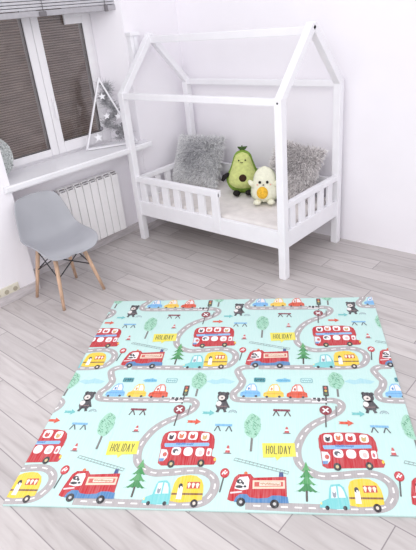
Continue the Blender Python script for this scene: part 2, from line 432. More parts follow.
# ------------------------------------------------------------------ fluffy cushions
def cushion(name, label, loc, eul, size, base, dark, n, seed, darkmid):
    rnd = random.Random(seed); me = bpy.data.meshes.new(name)
    sx, sy, th = size; N = 18; V = []; F = []; COL = []
    def prof(a, c):
        pinch = 1 - .10 * (a * a * (1 - c * c) + c * c * (1 - a * a)) 
        e = max(0, (1 - abs(a) ** 2.6)) * max(0, (1 - abs(c) ** 2.6))
        return a * sx / 2 * (1 - .07 * (1 - c * c)), c * sy / 2 * (1 - .07 * (1 - a * a)), th / 2 * e ** .55
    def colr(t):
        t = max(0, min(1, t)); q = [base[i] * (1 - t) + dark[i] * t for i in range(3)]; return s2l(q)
    for sgn in (1, -1):
        o0 = len(V)
        for i in range(N + 1):
            for j in range(N + 1):
                x, y, z = prof(-1 + 2 * i / N, -1 + 2 * j / N); V.append((x, y, z * sgn))
        for i in range(N):
            for j in range(N):
                q = [o0 + i * (N + 1) + j, o0 + (i + 1) * (N + 1) + j, o0 + (i + 1) * (N + 1) + j + 1, o0 + i * (N + 1) + j + 1]
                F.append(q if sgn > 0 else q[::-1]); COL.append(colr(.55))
    for k in range(n):
        a, c = rnd.uniform(-1, 1), rnd.uniform(-1, 1); sg = 1 if rnd.random() < .8 else -1
        p = Vector(prof(a, c)); p.z *= sg
        nrm = Vector((a ** 3 * .9, c ** 3 * .9, sg * .55)).normalized()
        swirl = Vector((.3 * math.sin(a * 3 + c * 5 + seed) + rnd.uniform(-1, 1), .3 * math.cos(c * 4 - a * 3 + seed) - .35 + rnd.uniform(-1, 1), rnd.uniform(-.2, .2)))
        d = (nrm * .7 + swirl * .6).normalized(); Ln = rnd.uniform(.025, .062)
        side = d.cross(Vector((rnd.uniform(-1, 1), rnd.uniform(-1, 1), rnd.uniform(-1, 1)))).normalized() * rnd.uniform(.0016, .003)
        i0 = len(V); t1 = p + d * Ln * .55; t2 = p + d * Ln + Vector((0, -.006, 0))
        V += [tuple(p - side), tuple(p + side), tuple(t1 + side * .8), tuple(t1 - side * .8), tuple(t2)]
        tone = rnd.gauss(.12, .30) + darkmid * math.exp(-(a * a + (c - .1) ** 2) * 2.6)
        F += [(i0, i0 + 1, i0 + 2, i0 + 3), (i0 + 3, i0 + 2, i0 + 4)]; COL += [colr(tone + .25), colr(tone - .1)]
    me.from_pydata(V, [], F)
    ca = me.color_attributes.new('Col', 'FLOAT_COLOR', 'CORNER'); li = 0; arr = []
    for p, c in zip(me.polygons, COL): arr += list(c) * p.loop_total
    ca.data.foreach_set('color', arr)
    me.materials.append(M_fur)
    o = bpy.data.objects.new(name, me); C.objects.link(o); o.location = loc; o.rotation_euler = eul
    tag(o, label, 'cushion', 'fluffy cushions on the bed'); return o
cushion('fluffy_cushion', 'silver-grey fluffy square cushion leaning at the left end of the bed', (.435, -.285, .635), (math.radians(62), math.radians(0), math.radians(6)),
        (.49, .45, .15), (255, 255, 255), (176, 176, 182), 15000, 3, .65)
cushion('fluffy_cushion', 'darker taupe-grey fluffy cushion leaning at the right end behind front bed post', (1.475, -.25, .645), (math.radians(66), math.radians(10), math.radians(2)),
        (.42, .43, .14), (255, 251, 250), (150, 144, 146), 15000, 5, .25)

# ------------------------------------------------------------------ plush toys
def pear(bm, prof, depth, mi=0, n=24, yoff=0):
    """prof = [(z, halfwidth)], rounded body of given depth ratio"""
    rings = []
    for z, w in prof:
        rings.append([bm.verts.new((w * math.cos(2 * PI * k / n), yoff + w * depth * math.sin(2 * PI * k / n), z)) for k in range(n)])
    for r0, r1 in zip(rings, rings[1:]):
        for k in range(n):
            f = bm.faces.new((r0[k], r0[(k + 1) % n], r1[(k + 1) % n], r1[k])); f.smooth = True; f.material_index = mi
    bm.faces.new(rings[0][::-1]); bm.faces.new(rings[-1]); return bm
def smooth_prof(keys, m=22):
    out = []
    zs = [k[0] for k in keys]
    for i in range(m + 1):
        t = i / m; z = zs[0] + (zs[-1] - zs[0]) * (.5 - .5 * math.cos(PI * t))
        j = max(k for k in range(len(keys) - 1) if keys[k][0] <= z + 1e-9)
        (z0, w0), (z1, w1) = keys[j], keys[j + 1]
        wm0 = (keys[j + 1][1] - keys[max(j - 1, 0)][1]) / max(1e-6, keys[j + 1][0] - keys[max(j - 1, 0)][0])
        wm1 = (keys[min(j + 2, len(keys) - 1)][1] - w0) / max(1e-6, keys[min(j + 2, len(keys) - 1)][0] - z0)
        h = z1 - z0; u = (z - z0) / h
        w = (2 * u ** 3 - 3 * u ** 2 + 1) * w0 + (u ** 3 - 2 * u * u + u) * h * wm0 + (-2 * u ** 3 + 3 * u * u) * w1 + (u ** 3 - u * u) * h * wm1
        out.append((z, max(.006, w)))
    return out

av = thing('avocado_plush', 'green avocado plush toy with leaf tuft sitting on the bed mattress', 'plush toy', (1.0, -.33, .41), math.radians(33)); av.scale = (1.0, 1.0, .92)
AP = [(0, .03), (.03, .105), (.1, .15), (.17, .148), (.24, .115), (.31, .09), (.36, .075), (.395, .045), (.41, .008)]
tilt = Matrix.Rotation(math.radians(-9), 4, 'X')
def avp(name, bm, m, par=None, T=tilt):
    bm.transform(T); return obj(name, bm, m, par or av, True)
body = avp('body', pear(B(), smooth_prof(AP), .62), M_av)
fp = [(z, w * .93) for z, w in [(.03, .03), (.06, .1), (.11, .14), (.17, .138), (.24, .108), (.31, .084), (.35, .068), (.375, .045), (.388, .008)]]
avp('face_panel', pear(B(), smooth_prof(fp), .62, yoff=-.03), M_avf)
avp('pit', ball(B(), (.004, -.105, .155), (.034, .022, .036), 18), M_pit)
for x in (-.027, .03):
    avp('eye', ball(B(), (x, -.079, .318), (.007, .005, .007), 10), M_blk)
avp('mouth', tube(B(), [(-.012, -.083, .302), (-.005, -.087, .297), (.002, -.087, .297), (.009, -.084, .302)], .003, 6), M_blk)
for sx in (-1, 1):
    avp('arm', tube(B(), [(sx * .125, -.03, .19), (sx * .165, -.05, .165), (sx * .185, -.06, .13)], [.02, .022, .014], 10), M_blk)
    avp('foot', ball(B(), (sx * .055, -.12, .018), (.034, .042, .028), 14), M_blk)
for dx, an in ((-.03, -.6), (.0, .0), (.035, .6)):
    s = B(); tube(s, [(0, 0, .40), (dx * .6, -.004, .425), (dx * 1.3, -.008, .438 + .012 * (dx == 0))], [.006, .016, .003], 8); avp('leaf', s, M_leaf)

eg = thing('pear_plush', 'pale cream pear-shaped plush with yellow yolk belly sitting beside avocado plush', 'plush toy', (1.325, -.46, .41), math.radians(30)); eg.scale = (.96, .95, .95)
EP = [(0, .03), (.02, .09), (.07, .124), (.13, .122), (.19, .108), (.245, .092), (.285, .066), (.305, .036), (.315, .008)]
def egp(name, bm, m): bm.transform(tilt); return obj(name, bm, m, eg, True)
egp('body', pear(B(), smooth_prof(EP), .62, yoff=.012), M_creamback)
egp('face_panel', pear(B(), smooth_prof([(z + .006, w * .9) for z, w in EP]), .62, yoff=-.012), M_cream)
egp('yolk', ball(B(), (-.014, -.078, .098), (.05, .026, .054), 18), M_yolk)
for x in (-.034, .03): egp('eye', ball(B(), (x, -.08, .19), (.012, .008, .013), 12), M_blk)
egp('mouth', ball(B(), (-.003, -.087, .168), (.008, .006, .006), 10), M_pit)
for sx in (-1, 1):
    egp('arm', tube(B(), [(sx * .085, -.03, .155), (sx * .118, -.045, .185), (sx * .132, -.05, .205)], [.024, .022, .012], 10), M_cream)
    egp('foot', ball(B(), (sx * .06, -.085, .018), (.034, .042, .024), 14), M_cream)
for sx in (-1, 1): egp('cheek', ball(B(), (sx * .056, -.07, .168), (.008, .005, .006), 10), mat('pink_felt', (236, 176, 160), .9, .1, .03))

# ------------------------------------------------------------------ items on the sill
# triangular tree ornament
to = thing('tree_ornament', 'open white triangle tree ornament with stars and grey garland on sill', 'ornament', (.0, -.945, SZ), math.radians(-31))
A = [(-.222, .012), (.232, .012), (-.012, .585)]   # (y, z)
for (p, q) in ((0, 1), (1, 2), (2, 0)):
    s = B(); bar(s, (0, A[p][0], A[p][1]), (0, A[q][0], A[q][1]), .014, .045, up=(1, 0, 0), bev=.003, ext=.008); obj('frame_bar', s, M_white, to)
def star(bm, y, z, r, x):
    pts = [((r if i % 2 == 0 else r * .42) * math.sin(i * PI / 5), (r if i % 2 == 0 else r * .42) * math.cos(i * PI / 5)) for i in range(10)]
    M = Matrix(((0, 0, 1, x), (1, 0, 0, y), (0, 1, 0, z), (0, 0, 0, 1)))
    return prism(bm, pts, -.004, .004, M)
for (y, z, r) in ((-.01, .44, .033), (.0, .275, .032), (.10, .26, .034), (-.105, .105, .040), (.16, .11, .028)):
    s = star(B(), y, z, r, .022); obj('star', s, M_white, to)
    
for (y, z, r) in ((-.065, .175, .018), (.07, .12, .019), (.125, .185, .018)):
    s = ball(B(), (.015, y, z), r, 14); obj('bauble', s, M_bauble, to)
g = B(); rr = random.Random(4)
for k in range(2600):
    t = rr.random(); cz = .06 + t * .47; half = (.60 - cz) / .60 * .19
    cy = .02 + .3 * half + math.sin(t * 15) * half * .5
    dy, dz, dx = rr.gauss(0, .02), rr.gauss(0, .016), rr.gauss(0, .012)
    dy *= 2.0; dz *= 1.9; s0 = Vector((-.012 , cy, cz)); s1 = s0 + Vector((dx, dy, dz)); sd = Vector((0, .0022, .0022 * (1 if dy < 0 else -1)))
    a1, a2, a3 = g.verts.new(s0 - sd), g.verts.new(s0 + sd), g.verts.new(s1); g.faces.new((a1, a2, a3))
for sgn in (0,):
    pts = [(-.012, .02 + (.3 + .5 * math.sin(t / 40 * 15)) * (.60 - (.06 + t / 40 * .47)) / .6 * .19, .06 + t / 40 * .47) for t in range(41)]
    tube(g, pts, .004, 6)
obj('garland', g, M_grass, to)

# round speckled ornament, partly hidden by the left pier
ro = B(); rr = random.Random(9)
tube(ro, [(-.012, 0, .17), (-.006, 0, .17), (.006, 0, .17), (.012, 0, .17)], [.160, .168, .168, .160], 40)
lay = ro.loops.layers.float_color.new('Col')
for f in ro.faces:
    for l in f.loops: l[lay] = s2l((196, 200, 199))
for k in range(900):
    a = rr.uniform(0, 2 * PI); r = .165 * math.sqrt(rr.random()); y, z = r * math.cos(a), .17 + r * math.sin(a); s = rr.uniform(.003, .008); th = rr.uniform(0, PI)
    vs = [ro.verts.new((.0125 + rr.uniform(0, .004), y + s * math.cos(th + i * 2.09), z + s * 1.4 * math.sin(th + i * 2.09))) for i in range(3)]
    f = ro.faces.new(vs); c = s2l(rr.choice([(215, 218, 217), (204, 209, 207), (174, 180, 178), (138, 142, 143), (226, 229, 229)]))
    for l in f.loops: l[lay] = c
o = obj('round_ornament', ro, M_orn); o.location = (-.02, -2.06, SZ); o.rotation_euler = (0, math.radians(-3), math.radians(-6))
for v in o.data.vertices: v.co.z += .003
tag(o, 'round grey-green speckled ornament standing on sill at left window edge', 'ornament')

# ------------------------------------------------------------------ chair
ch = thing('shell_chair', 'grey moulded shell chair with splayed wooden legs by the window', 'chair', (.48, -1.966, 0), math.radians(-8))
prof = [(.228, .405), (.22, .43), (.185, .447), (.11, .446), (.02, .436), (-.08, .434), (-.15, .455), (-.195, .51), (-.225, .59), (-.252, .68), (-.272, .74), (-.284, .778)]
hw = [.225, .228, .232, .236, .240, .242, .240, .230, .215, .194, .166, .136]
def cr(a, t):
    n = len(a) - 1; x = t * n; i = min(int(x), n - 1); u = x - i
    g = lambda k: a[max(0, min(n, k))]
    p0, p1, p2, p3 = g(i - 1), g(i), g(i + 1), g(i + 2)
    return .5 * (2 * p1 + (p2 - p0) * u + (2 * p0 - 5 * p1 + 4 * p2 - p3) * u * u + (3 * p1 - p0 - 3 * p2 + p3) * u ** 3)
NS, NT = 24, 44
s = B(); grid = []
for j in range(NT + 1):
    t = j / NT; x = cr([q[0] for q in prof], t); z = cr([q[1] for q in prof], t); w = cr(hw, t)
    dx = cr([q[0] for q in prof], min(1, t + .01)) - cr([q[0] for q in prof], max(0, t - .01)); dz = cr([q[1] for q in prof], min(1, t + .01)) - cr([q[1] for q in prof], max(0, t - .01))
    ln = math.hypot(dx, dz); nx, nz = dz / ln, -dx / ln      # normal toward the sitter
    ef = max(0, 1 - abs(2 * t - 1) ** 14) ** .3
    e = .30 + .70 * ef
    row = []
    for i in range(NS + 1):
        q = -1 + 2 * i / NS
        lift = .07 * abs(q) ** 2.4 * math.sin(PI * min(1, max(0, .04 + t * .96))) ** .6
        ww = w * math.sqrt(max(.02, 1 - max(0, 1 - t / .2) ** 2.6)) if t < .2 else w * math.sqrt(max(.02, 1 - max(0, (t - .90) / .10) ** 2.6))
        row.append(s.verts.new((x + nx * lift, q * ww, z + nz * lift)))
    grid.append(row)
for j in range(NT):
    for i in range(NS): s.faces.new((grid[j][i], grid[j][i + 1], grid[j + 1][i + 1], grid[j + 1][i]))
sh = obj('seat_shell', s, M_chair, ch, True)
md = sh.modifiers.new('thick', 'SOLIDIFY'); md.thickness = .009; md.offset = 0
md = sh.modifiers.new('smooth', 'SUBSURF'); md.levels = 1; md.render_levels = 1
unr = Matrix.Rotation(math.radians(8), 4, 'Z')
def chp(name, bm, m): return obj(name, bm, m, ch)
LT = {}
for sx in (-1, 1):
    for sy in (-1, 1):
        top = unr @ Vector((sx * .112, sy * .12, .405)); ft = unr @ Vector((sx * .187, sy * .192, 0.0))
        LT[sx, sy] = (top, ft)
        s = B(); tube(s, [ft, ft.lerp(top, .5), top], [.0115, .0145, .0165], 14)
        chp('leg', s, M_beech)
P = lambda a, b_, t: LT[a, b_][0].lerp(LT[a, b_][1], t)
for (a, b_) in (((-1, -1), (1, -1)), ((1, -1), (1, 1)), ((1, 1), (-1, 1)), ((-1, 1), (-1, -1))):
    for (p, q) in ((a, b_), (b_, a)):
        s = B(); tube(s, [P(*p, .04), P(*q, .42)], .0045, 8); chp('strut', s, M_black)
for (a, b_) in (((-1, -1), (1, 1)), ((1, -1), (-1, 1))):
    s = B(); tube(s, [P(*a, .06), P(*b_, .06)], .006, 8); chp('seat_mount', s, M_black)

# ------------------------------------------------------------------ play mat
MA = .5921; MW, MH = 1.885, 1.795; TH = .010
TU, TV = .772, .962
class Paint:
    def __init__(s): s.V = []; s.F = []; s.Cc = []; s.off = (0, 0); s.n = 0
    def clip(s, pts):
        for ax, lim, sg in ((0, .0008, 1), (0, MW - .0008, -1), (1, .0008, 1), (1, MH - .0008, -1)):
            out = []
            for i in range(len(pts)):
                a, b = pts[i - 1], pts[i]; da, db = (a[ax] - lim) * sg, (b[ax] - lim) * sg
                if (da < 0) != (db < 0):
                    t = da / (da - db); out.append((a[0] + (b[0] - a[0]) * t, a[1] + (b[1] - a[1]) * t))
                if db >= 0: out.append(b)
            pts = out
            if len(pts) < 3: return []
        return pts
    def poly(s, pts, col, z):
        pts = s.clip([(p[0] + s.off[0], p[1] + .03 * (p[0] - 1.2) + s.off[1]) for p in pts])
        if len(pts) < 3: return
        ar = sum(pts[i - 1][0] * pts[i][1] - pts[i][0] * pts[i - 1][1] for i in range(len(pts)))
        if abs(ar) < 1e-9: return
        if ar > 0: pts = pts[::-1]
        s.n += 1; i0 = len(s.V); s.V += [(p[0], -p[1], TH + z * .00022 + (s.n % 5) * .00004) for p in pts]
        s.F.append(list(range(i0, i0 + len(pts)))); s.Cc.append(s2l(col))
    def ell(s, c, rx, ry, col, z, n=16): s.poly([(c[0] + rx * math.cos(2 * PI * k / n), c[1] + ry * math.sin(2 * PI * k / n)) for k in range(n)], col, z)
    def line(s, pts, w, col, z, wv=None):
        for a, b in zip(pts, pts[1:]):
            dx, dy = b[0] - a[0], b[1] - a[1]; l = math.hypot(dx, dy) or 1; nx, ny = -dy / l * w / 2, dx / l * w / 2
            ex, ey = dx / l * w * .25, dy / l * w * .25
            s.poly([(a[0] + nx - ex, a[1] + ny - ey), (b[0] + nx + ex, b[1] + ny + ey), (b[0] - nx + ex, b[1] - ny + ey), (a[0] - nx - ex, a[1] - ny - ey)], col, z)
    def path(s, keys, m=8):
        out = []
        for i in range(len(keys) - 1):
            g = lambda k: keys[max(0, min(len(keys) - 1, k))]
            p0, p1, p2, p3 = g(i - 1), g(i), g(i + 1), g(i + 2)
            for k in range(m):
                u = k / m
                out.append(tuple(.5 * (2 * p1[c] + (p2[c] - p0[c]) * u + (2 * p0[c] - 5 * p1[c] + 4 * p2[c] - p3[c]) * u * u + (3 * p1[c] - p0[c] - 3 * p2[c] + p3[c]) * u ** 3) for c in (0, 1)))
        out.append(keys[-1]); return out
    def ribbon(s, pts, w, col, z):
        L_ = []; R_ = []
        for i, p in enumerate(pts):
            a, b = pts[max(0, i - 1)], pts[min(len(pts) - 1, i + 1)]; dx, dy = b[0] - a[0], b[1] - a[1]; l = math.hypot(dx, dy) or 1
            L_.append((p[0] - dy / l * w / 2, p[1] + dx / l * w / 2)); R_.append((p[0] + dy / l * w / 2, p[1] - dx / l * w / 2))
        for i in range(len(pts) - 1): s.poly([L_[i], L_[i + 1], R_[i + 1], R_[i]], col, z)
    def dashes(s, pts, w, on, off_, col, z):
        d = 0; cur = [pts[0]]; state = True; rem = on
        for a, b in zip(pts, pts[1:]):
            l = math.hypot(b[0] - a[0], b[1] - a[1]); pos = 0
            while l - pos > rem:
                pos += rem; q = (a[0] + (b[0] - a[0]) * pos / l, a[1] + (b[1] - a[1]) * pos / l); cur.append(q)
                if state and len(cur) > 1: s.ribbon(cur, w, col, z)
                state = not state; rem = on if state else off_; cur = [q]
            rem -= l - pos; cur.append(b)
PT = Paint()
INK = (58, 56, 62); ROAD = (178, 172, 173); WH = (248, 246, 246); RED = (192, 38, 48); YEL = (242, 208, 62)
MINT = (199, 232, 227)
ROADP = PT.path([(1.10, .806), (1.035, .812), (1.003, .845), (1.018, .895), (1.036, .94), (1.022, .995), (.995, 1.04), (1.0, 1.085), (1.05, 1.098), (1.2, 1.097), (1.44, 1.092),
                 (1.525, 1.085), (1.565, 1.11), (1.553, 1.16), (1.495, 1.212), (1.425, 1.26), (1.372, 1.32), (1.337, 1.40), (1.327, 1.47), (1.347, 1.54), (1.42, 1.59), (1.5, 1.588), (1.6, 1.572),
                 (1.665, 1.572), (1.712, 1.6), (1.73, 1.645), (1.718, 1.70), (1.68, 1.742), (1.60, 1.758), (1.4, 1.765), (1.1, 1.768)])
FONT = {'H': [[(0, 0), (0, 1)], [(1, 0), (1, 1)], [(0, .5), (1, .5)]], 'O': [[(.5, 0), (0, .25), (0, .75), (.5, 1), (1, .75), (1, .25), (.5, 0)]],
        'L': [[(0, 0), (0, 1), (1, 1)]], 'I': [[(.5, 0), (.5, 1)]], 'D': [[(0, 0), (0, 1), (.6, .95), (1, .6), (1, .35), (.6, .05), (0, 0)]],
        'A': [[(0, 1), (.5, 0), (1, 1)], [(.2, .65), (.8, .65)]], 'Y': [[(0, 0), (.5, .5), (1, 0)], [(.5, .5), (.5, 1)]]}
def roads():
    PT.ribbon(ROADP, .043, ROAD, 2); PT.dashes(ROADP, .0075, .03, .028, WH, 3)
def affine(u0, x0, su, v0, y0, sv): return lambda x, y: (u0 + (x - x0) * su, v0 + (y - y0) * sv)
def shape(f, pts, col, z): PT.poly([f(*p) for p in pts], col, z)
def oval(f, c, rx, ry, col, z, n=14): PT.poly([f(c[0] + rx * math.cos(2 * PI * k / n), c[1] + ry * math.sin(2 * PI * k / n)) for k in range(n)], col, z)
def rrect(f, x0, y0, x1, y1, r, col, z):
    pts = []
    for cx, cy, a0 in ((x1 - r, y1 - r, 0), (x0 + r, y1 - r, 90), (x0 + r, y0 + r, 180), (x1 - r, y0 + r, 270)):
        for k in range(4): a = math.radians(a0 + 30 * k); pts.append((cx + r * math.cos(a), cy + r * math.sin(a)))
    shape(f, pts, col, z)
def stroke(f, pts, w, col, z): PT.line([f(*p) for p in pts], w, col, z)
def scribble(f, x0, x1, y, h, n, w, col, z, seed=1):
    r = random.Random(seed); pts = [(x0 + (x1 - x0) * i / n, y + h * (1 if i % 2 else -1) * r.uniform(.4, 1)) for i in range(n + 1)]
    stroke(f, pts, w, col, z)
def truck():
    f = affine(1.02, 35, .00073, 1.600, 215, .00094)
    stroke(f, [(50, 132), (395, 206)], .0026, (120, 130, 134), 6); stroke(f, [(60, 117), (400, 190)], .0026, (120, 130, 134), 6)
    for k in range(15): 
        t = k / 14; stroke(f, [(50 + 345 * t, 132 + 74 * t), (60 + 340 * t, 117 + 73 * t)], .002, (140, 150, 152), 6)
    shape(f, [(340, 225), (343, 195), (365, 192), (369, 225)], (54, 74, 132), 5)
    oval(f, (135, 210), 11, 10, (226, 120, 70), 5)
    shape(f, [(35, 368), (42, 320), (52, 285), (66, 240), (90, 219), (165, 214), (186, 236), (385, 222), (388, 362), (60, 376)], RED, 6)
    shape(f, [(85, 352), (108, 334), (150, 333), (168, 350), (215, 354), (275, 348), (300, 334), (345, 332), (392, 338), (398, 372), (130, 380), (75, 378)], (82, 132, 184), 7)
    shape(f, [(72, 304), (84, 255), (100, 236), (150, 230), (160, 250), (157, 304), (120, 312)], WH, 7)
    oval(f, (100, 262), 20, 14, INK, 8, 8); oval(f, (122, 272), 8, 9, INK, 8, 7); oval(f, (100, 293), 24, 9, INK, 8, 9); oval(f, (135, 290), 10, 7, INK, 8, 7); oval(f, (104, 262), 6, 6, WH, 9, 7)
    stroke(f, [(52, 330), (115, 321)], .009, (236, 214, 216), 7)
    shape(f, [(180, 252), (376, 244), (377, 292), (182, 302)], (236, 214, 190), 7)
    shape(f, [(192, 262), (366, 254), (366, 280), (193, 289)], (208, 96, 88), 8)
    shape(f, [(222, 262), (352, 257), (352, 276), (222, 283)], (246, 232, 214), 9)
    scribble(f, 228, 346, 270, 6, 26, .0035, (198, 150, 120), 10, 3)
    for c in ((117, 378), (315, 380)):
        oval(f, c, 26, 24, (40, 38, 44), 9, 18); oval(f, c, 10, 9, (200, 200, 200), 10, 12)
def stop_sign():
    f = affine(.996, 20, .00073, 1.600, 205, .00094)
    stroke(f, [(17, 225), (2, 318)], .007, (84, 86, 88), 5)
    oval(f, (20, 205), 29, 30, RED, 6, 20); oval(f, (20, 205), 22, 23, (206, 70, 76), 7, 18)
    stroke(f, [(4, 214), (14, 198), (22, 212), (34, 198)], .006, WH, 8); oval(f, (22, 192), 5, 5, WH, 8, 8)
def bus():
    f = affine(1.508, 124, .000746, 1.322, 53, .00102)
    shape(f, [(34, 262), (30, 178), (22, 150), (22, 95), (32, 72), (58, 58), (120, 52), (280, 48), (340, 56), (368, 75), (380, 105), (382, 155), (374, 170), (374, 206), (400, 214), (408, 236), (396, 257), (250, 266), (60, 276)], RED, 5)
    shape(f, [(46, 138), (340, 124), (350, 132), (346, 146), (56, 162), (48, 152)], (140, 190, 232), 6)
    scribble(f, 125, 240, 138, 7, 22, .004, (86, 130, 190), 7, 5)
    wc = [((84, 92), 28, 26), ((152, 82), 28, 26), ((228, 82), 32, 27), ((312, 86), 28, 26)]
    an = [(60, 50, 58), (214, 120, 80), (196, 60, 52), (206, 170, 110)]
    for ((cx, cy), rx, ry), a in zip(wc, an):
        rrect(f, cx - rx, cy - ry, cx + rx, cy + ry, 16, WH, 6); oval(f, (cx - 3, cy + 8), rx * .55, ry * .5, a, 7, 9); oval(f, (cx - 12, cy - 3), 7, 8, a, 7, 6); oval(f, (cx + 9, cy - 4), 6, 8, a, 7, 6)
    shape(f, [(34, 176), (72, 178), (86, 200), (84, 228), (66, 250), (37, 250)], (226, 232, 240), 6); oval(f, (66, 208), 14, 14, (206, 96, 84), 7, 9)
    shape(f, [(36, 234), (70, 232), (66, 250), (38, 252)], (104, 150, 200), 7)
    rrect(f, 106, 160, 168, 210, 18, WH, 6); oval(f, (132, 185), 20, 15, (90, 92, 100), 7, 9); oval(f, (140, 192), 9, 10, WH, 8, 8)
    rrect(f, 186, 158, 246, 212, 22, WH, 6)
    rrect(f, 266, 158, 322, 212, 18, WH, 6); oval(f, (298, 190), 14, 16, (240, 200, 198), 7, 9)
    rrect(f, 338, 160, 370, 208, 8, WH, 6); oval(f, (352, 188), 9, 14, (206, 110, 120), 7, 8)
    oval(f, (399, 226), 8, 11, YEL, 6, 10)
    for c in ((122, 264), (313, 252)):
        oval(f, c, 23, 23, (44, 40, 44), 8, 18); oval(f, c, 10, 10, (206, 190, 140), 9, 12)
def teal_car():
    f = affine(1.508, 124, .000746, 1.322, 53, .00102)
    shape(f, [(-2, 482), (2, 462), (18, 450), (52, 436), (60, 385), (70, 364), (122, 358), (144, 376), (154, 405), (162, 434), (164, 484), (80, 488)], (124, 206, 208), 5)
    shape(f, [(66, 434), (72, 376), (100, 370), (102, 432)], (226, 240, 244), 6); shape(f, [(110, 430), (110, 370), (128, 374), (142, 398), (148, 428)], (226, 240, 244), 6)
    oval(f, (86, 412), 11, 20, (150, 156, 166), 7, 9); oval(f, (86, 398), 7, 10, WH, 8, 8)
    oval(f, (8, 462), 6, 7, (240, 226, 160), 6, 8)
    for c in ((40, 483), (138, 480)): oval(f, c, 12, 11, (44, 50, 56), 7, 12)
def caravan():
    f = affine(1.508, 124, .000746, 1.322, 53, .00102)
    shape(f, [(167, 466), (166, 420), (170, 372), (184, 342), (212, 330), (260, 323), (300, 326), (336, 346), (352, 376), (357, 410), (355, 452), (300, 464), (220, 472)], YEL, 5)
    shape(f, [(167, 424), (356, 418), (356, 428), (167, 434)], (134, 96, 60), 6)
    shape(f, [(200, 455), (202, 392), (217, 376), (230, 392), (232, 455)], WH, 7); oval(f, (214, 386), 13, 15, INK, 8, 10); oval(f, (217, 394), 6, 8, WH, 9, 8)
    shape(f, [(252, 362), (330, 358), (331, 394), (253, 398)], (196, 66, 58), 6)
    for k in range(3):
        x = 264 + k * 26; shape(f, [(x - 11, 372), (x, 364), (x + 11, 372), (x + 3, 394), (x - 3, 394)], (250, 240, 216), 7)
    oval(f, (313, 472), 22, 21, (48, 40, 44), 8, 18); oval(f, (313, 472), 9, 9, (226, 214, 200), 9, 12)
def car(dx, col, hi):
    f = affine(1.029 + dx, 20, .00064, .956, 200, .00094)
    shape(f, [(20, 312), (24, 286), (58, 270), (72, 228), (98, 204), (140, 203), (160, 230), (168, 266), (192, 280), (197, 316), (120, 324), (40, 322)], col, 5)
    shape(f, [(66, 266), (80, 232), (106, 212), (106, 266)], (248, 244, 240), 6); shape(f, [(114, 266), (114, 212), (138, 212), (154, 240), (158, 266)], (244, 234, 232), 6)
    oval(f, (92, 250), 9, 13, hi, 7, 8)
    stroke(f, [(30, 290), (190, 290)], .003, hi, 6)
    for c in ((52, 320), (158, 316)): oval(f, c, 12, 9, (60, 56, 66), 7, 10)
def barrier(u, v, col, leg):
    PT.line([(u, v), (u + .08, v)], .015, col, 6)
    for s in (0, .058):
        PT.line([(u + s + .01, v + .006), (u + s - .003, v + .042)], .006, leg, 5); PT.line([(u + s + .012, v + .006), (u + s + .027, v + .042)], .006, leg, 5)
def tree(u, v, rx, ry, tv, seed):
    PT.line([(u + .002, v + ry * .75), (u, tv)], .011, (120, 118, 116), 4)
    r = random.Random(seed)
    PT.poly([(u + rx * (1 + .07 * math.sin(k * 2.3)) * math.cos(2 * PI * k / 22), v + ry * (1 + .05 * math.sin(k * 1.7)) * math.sin(2 * PI * k / 22)) for k in range(22)], (164, 214, 190), 5)
    for k in range(58):
        a = r.uniform(0, 2 * PI); q = math.sqrt(r.random()) * .92; x, y = u + rx * q * math.cos(a), v + ry * q * math.sin(a)
        t = r.uniform(0, PI); l = r.uniform(.005, .009)
        PT.line([(x - l * math.cos(t), y - l * math.sin(t)), (x + .003, y - .002), (x + l * math.sin(t), y + l * math.cos(t))], .0028, r.choice([(84, 156, 116), (110, 176, 140), (70, 138, 104)]), 6)
def cone(u, v0, v1):
    h = v1 - v0; PT.poly([(u - .004, v0), (u + .004, v0), (u + .012, v1 - .004), (u - .012, v1 - .004)], (206, 92, 92), 5)
    PT.poly([(u - .008, v0 + h * .4), (u + .008, v0 + h * .4), (u + .009, v0 + h * .62), (u - .009, v0 + h * .62)], WH, 6); PT.line([(u - .017, v1), (u + .017, v1)], .005, (120, 100, 110), 5)
def bear():
    u, v = .937, 1.04
    PT.ell((u, v + .036), .031, .040, (72, 68, 74), 5); PT.ell((u - .02, v + .008), .012, .014, (60, 56, 62), 6, 10); PT.ell((u + .022, v + .01), .012, .014, (60, 56, 62), 6, 10)
    PT.ell((u - .006, v + .045), .018, .02, (232, 222, 216), 6); PT.ell((u - .004, v + .046), .006, .006, INK, 7, 8)
    PT.poly([(u - .028, v + .07), (u + .022, v + .065), (u + .034, v + .105), (u + .028, v + .135), (u - .022, v + .138), (u - .034, v + .11)], (70, 66, 72), 5)
    PT.ell((u - .018, v + .092), .015, .02, (238, 236, 234), 6, 10); PT.line([(u - .022, v + .116), (u + .026, v + .112)], .005, (150, 120, 120), 6)
    PT.line([(u - .012, v + .13), (u - .02, v + .156)], .015, (62, 60, 66), 5); PT.line([(u + .014, v + .13), (u + .022, v + .154)], .015, (62, 60, 66), 5)
    PT.line([(u + .02, v + .08), (u + .038, v + .12)], .012, (62, 60, 66), 6)
    # grey arc print beside it
    pts = [(1.0 + .02 * math.cos(a), 1.2 - .02 * math.sin(a)) for a in [PI * k / 6 for k in range(7)]]
    PT.line(pts, .006, (158, 178, 186), 5); PT.line([(1.0 + (p[0] - 1.0) * .5, 1.2 + (p[1] - 1.2) * .5) for p in pts], .004, (158, 178, 186), 5)
def arrow(u, v, l, col):
    PT.poly([(u, v - .009), (u + l * .6, v - .009), (u + l * .6, v - .022), (u + l, v), (u + l * .6, v + .022), (u + l * .6, v + .009), (u, v + .009), (u + .006, v)], col, 5)
